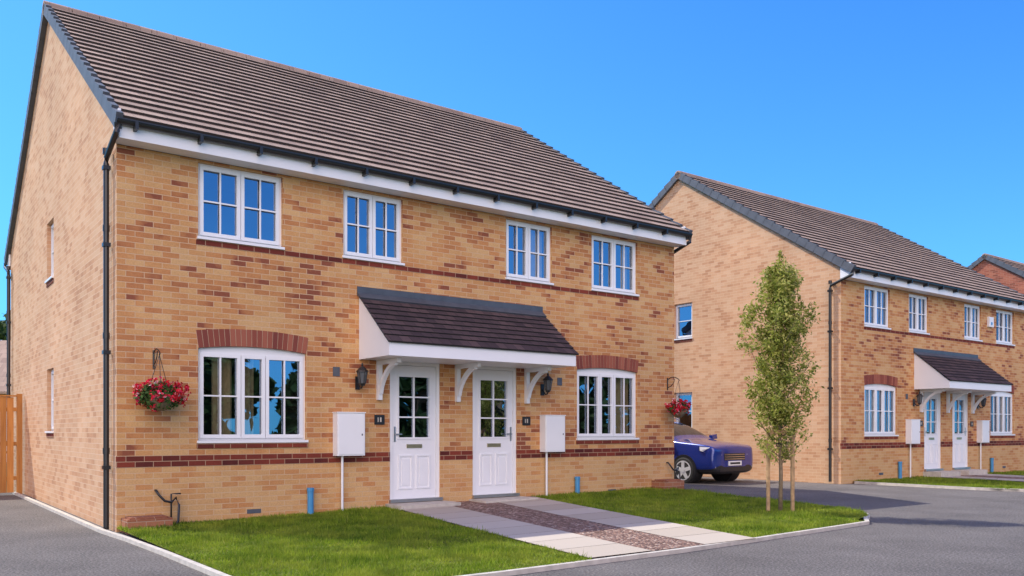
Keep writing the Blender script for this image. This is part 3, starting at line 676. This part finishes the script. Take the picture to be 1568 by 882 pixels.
def car(x,y,z,rot):
    E=empty('parked_car',(x,y,z),rot)
    st=[(2.15,.34,.66,.74,.56,.80),(2.14,.28,.80,.86,.64,.90),(2.08,.24,.86,.93,.69,.95),(1.80,.22,.90,.98,.73,1.01),(1.30,.22,.915,1.01,.75,1.06),(1.0,.22,.92,1.04,.76,1.10),(.92,.22,.92,1.05,.76,1.13),(.2,.22,.92,1.07,.64,1.56),(-.6,.22,.92,1.09,.66,1.62),(-1.3,.22,.92,1.11,.64,1.59),(-1.85,.24,.91,1.13,.60,1.46),(-2.06,.28,.88,1.1,.6,1.15),(-2.12,.38,.7,.95,.5,1.0)]
    V=[];F=[];mi=[];secs=[]
    for s in st:
        x,zb,w,zs,wt,zt=s; h=[(0,zb),(w*.86,zb),(w*.99,zb+.10),(w,zb+(zs-zb)*.55),(w*.965,zs-.03),(w*.93,zs),(wt,zt-.03),(wt*.55,zt),(0,zt+.008)]
        ring=[(x,a,b) for a,b in h]+[(x,-a,b) for a,b in h[-2:0:-1]]
        secs.append(ring)
    n=len(secs[0])
    for r in secs: V+=r
    for i in range(len(st)-1):
        for j in range(n):
            a=i*n+j;b=i*n+(j+1)%n; F.append((a,b,b+n,a+n))
            m=0
            side=j in (5,10); top=j in (6,7,8,9)
            if 6<=i<=9 and side: m=1
            if i==6 and top: m=1
            if i==10 and top: m=1
            if j in (0,1,14,15) : m=2
            mi.append(m)
    F.append(tuple(range(n))[::-1]); mi.append(0); F.append(tuple((len(st)-1)*n+j for j in range(n))); mi.append(0)
    me=bpy.data.meshes.new('body'); me.from_pydata(V,[],F)
    for k in ('carpaint','carglass','black'): me.materials.append(M[k])
    me.polygons.foreach_set('material_index',mi); me.polygons.foreach_set('use_smooth',[True]*len(F))
    o=bpy.data.objects.new('body',me); scene.collection.objects.link(o); o.parent=E
    bm=bmesh.new(); bm.from_mesh(me); bmesh.ops.recalc_face_normals(bm,faces=bm.faces); bm.to_mesh(me); bm.free()
    sb=o.modifiers.new('s','SUBSURF'); sb.levels=2; sb.render_levels=2
    p=MB()
    for wx in (1.30,-1.27):
        for sg in (-1,1):
            p.tube([(wx,sg*.60,.345),(wx,sg*.925,.345)],.372,'black',28)
            w=MB(); ys=[.70,.72,.925,.94]; w.tube([(wx,sg*q,.32) for q in ys],[.30,.322,.322,.30],'tyre',28)
            w.tube([(wx,sg*.935,.32),(wx,sg*.944,.32)],.245,'alloy',24); w.tube([(wx,sg*.938,.32),(wx,sg*.9465,.32)],.218,'dark',24)
            for k in range(5):
                t=k*2*math.pi/5+.3; d=Vector((math.cos(t),0,math.sin(t))); e=Vector((-math.sin(t),0,math.cos(t)))
                c0=Vector((wx,sg*.95,.32)); c1=c0+d*.235
                ww=[c0-e*.05,c0+e*.05,c1+e*.045,c1-e*.045]; off=Vector((0,sg*.012,0))
                w.hexa([*(q-off for q in ww),*(q+off*.3 for q in ww)],'alloy')
            w.tube([(wx,sg*.94,.32),(wx,sg*.962,.32)],.055,'alloy',12)
            w.build('wheel',E)
    p.box(2.02,2.155,-.42,.42,.58,.75,'black')
    for z in (.61,.665,.72): p.box(2.15,2.162,-.40,.40,z-.007,z+.007,'chrome')
    p.box(2.02,2.15,-.58,.58,.31,.42,'black'); p.box(2.14,2.172,-.26,.26,.45,.56,'plate'); p.box(2.165,2.175,-.2,.2,.48,.53,'black')
    for sg in (-1,1):
        q=[(2.10,sg*.48,.70),(2.07,sg*.72,.71),(1.76,sg*.90,.81),(1.74,sg*.89,.91),(2.00,sg*.78,.89),(2.09,sg*.50,.81)]
        dv=Vector((.05,sg*.03,.008))
        p.face([Vector(v)+dv for v in (q if sg>0 else q[::-1])],'lamp')
        for k in range(6): a_=Vector(q[k]);b_=Vector(q[(k+1)%6]); p.face([a_,b_,b_+dv,a_+dv],'black')
        p.tube([(2.05,sg*.72,.42),(2.13,sg*.70,.42)],.045,'lamp',12)
        p.hexa([(.7,sg*.88,1.08),(.82,sg*.88,1.08),(.82,sg*1.08,1.10),(.7,sg*1.08,1.10),(.7,sg*.88,1.19),(.8,sg*.88,1.19),(.8,sg*1.08,1.22),(.7,sg*1.08,1.22)],'carpaint')
        p.tube([(-.1,sg*.62,1.61),(-.3,sg*.62,1.66),(-1.2,sg*.60,1.66),(-1.5,sg*.59,1.60)],.014,'chrome',8)
        p.box(-.9,.9,min(sg*.89,sg*.93),max(sg*.89,sg*.93),.26,.34,'black')
    p.build('trim',E)
car(4.14,22.9,0,-math.atan2(.8015,.598)+.05)

# ------------- world / sun / camera ----------
hd=Vector((-.925,.38,0)).normalized(); EL=math.radians(51)
ts=hd*math.cos(EL); ts.z=math.sin(EL)
w=bpy.data.worlds.new('World'); scene.world=w; w.use_nodes=True; nt=w.node_tree
bg=nt.nodes['Background']; sky=N(nt,'ShaderNodeTexSky'); sky.sky_type='NISHITA'; sky.sun_disc=False
sky.sun_elevation=EL; sky.sun_rotation=math.atan2(hd.x,hd.y)%(2*math.pi)
sky.altitude=0; sky.air_density=1.0; sky.dust_density=.3; sky.ozone_density=2.0
# deep clear blue: per channel soft curve on the sky colour
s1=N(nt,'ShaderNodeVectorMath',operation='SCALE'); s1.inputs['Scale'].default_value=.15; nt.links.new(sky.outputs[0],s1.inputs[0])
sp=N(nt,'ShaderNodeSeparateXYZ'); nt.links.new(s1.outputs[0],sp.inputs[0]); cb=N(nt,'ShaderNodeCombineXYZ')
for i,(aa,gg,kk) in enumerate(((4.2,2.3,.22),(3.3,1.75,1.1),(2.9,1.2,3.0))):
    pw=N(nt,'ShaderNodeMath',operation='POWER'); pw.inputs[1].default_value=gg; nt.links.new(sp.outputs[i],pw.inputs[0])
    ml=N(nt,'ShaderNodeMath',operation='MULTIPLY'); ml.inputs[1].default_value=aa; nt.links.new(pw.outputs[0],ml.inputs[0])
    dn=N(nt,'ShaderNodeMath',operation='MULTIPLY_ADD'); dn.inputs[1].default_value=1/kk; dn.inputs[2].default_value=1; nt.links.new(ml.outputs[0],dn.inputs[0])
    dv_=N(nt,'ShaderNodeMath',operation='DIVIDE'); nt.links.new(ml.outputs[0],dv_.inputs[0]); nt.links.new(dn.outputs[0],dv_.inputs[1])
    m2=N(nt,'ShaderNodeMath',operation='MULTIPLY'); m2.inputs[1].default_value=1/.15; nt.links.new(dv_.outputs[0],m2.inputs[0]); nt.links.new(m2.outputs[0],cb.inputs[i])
# added unseen fill: warm bright patch behind the viewpoint, lifts the shaded facade
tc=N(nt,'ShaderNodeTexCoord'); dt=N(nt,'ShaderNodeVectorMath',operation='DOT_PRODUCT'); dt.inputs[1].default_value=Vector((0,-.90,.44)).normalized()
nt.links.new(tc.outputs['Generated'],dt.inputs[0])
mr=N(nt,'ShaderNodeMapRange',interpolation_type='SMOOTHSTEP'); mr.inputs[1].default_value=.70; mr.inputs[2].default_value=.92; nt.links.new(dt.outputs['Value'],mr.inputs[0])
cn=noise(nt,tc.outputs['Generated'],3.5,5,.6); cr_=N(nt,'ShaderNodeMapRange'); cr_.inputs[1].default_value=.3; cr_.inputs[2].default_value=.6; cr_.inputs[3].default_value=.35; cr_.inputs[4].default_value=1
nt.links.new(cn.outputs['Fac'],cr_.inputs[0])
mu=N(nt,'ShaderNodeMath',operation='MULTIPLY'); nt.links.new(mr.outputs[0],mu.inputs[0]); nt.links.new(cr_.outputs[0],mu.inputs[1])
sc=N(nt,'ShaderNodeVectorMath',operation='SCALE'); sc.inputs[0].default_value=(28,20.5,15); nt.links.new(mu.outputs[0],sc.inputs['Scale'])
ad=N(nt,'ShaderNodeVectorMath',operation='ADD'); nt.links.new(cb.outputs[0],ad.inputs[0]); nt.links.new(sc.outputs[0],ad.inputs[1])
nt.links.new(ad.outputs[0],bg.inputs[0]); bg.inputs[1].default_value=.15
sl=bpy.data.lights.new('sun','SUN'); sl.energy=5.0; sl.angle=math.radians(.5); sl.color=(1,.94,.83)
so=bpy.data.objects.new('sun',sl); scene.collection.objects.link(so); so.rotation_euler=(-ts).to_track_quat('-Z','Y').to_euler(); so.location=(0,0,30)
cd=bpy.data.cameras.new('camera'); cam=bpy.data.objects.new('camera',cd); scene.collection.objects.link(cam)
cam.location=(0,0,1.3); cam.rotation_euler=(math.radians(90),0,0)
cd.sensor_width=36; cd.lens=36*1314/1568; cd.shift_y=219/1568; cd.clip_end=5000; cd.clip_start=.05
scene.camera=cam
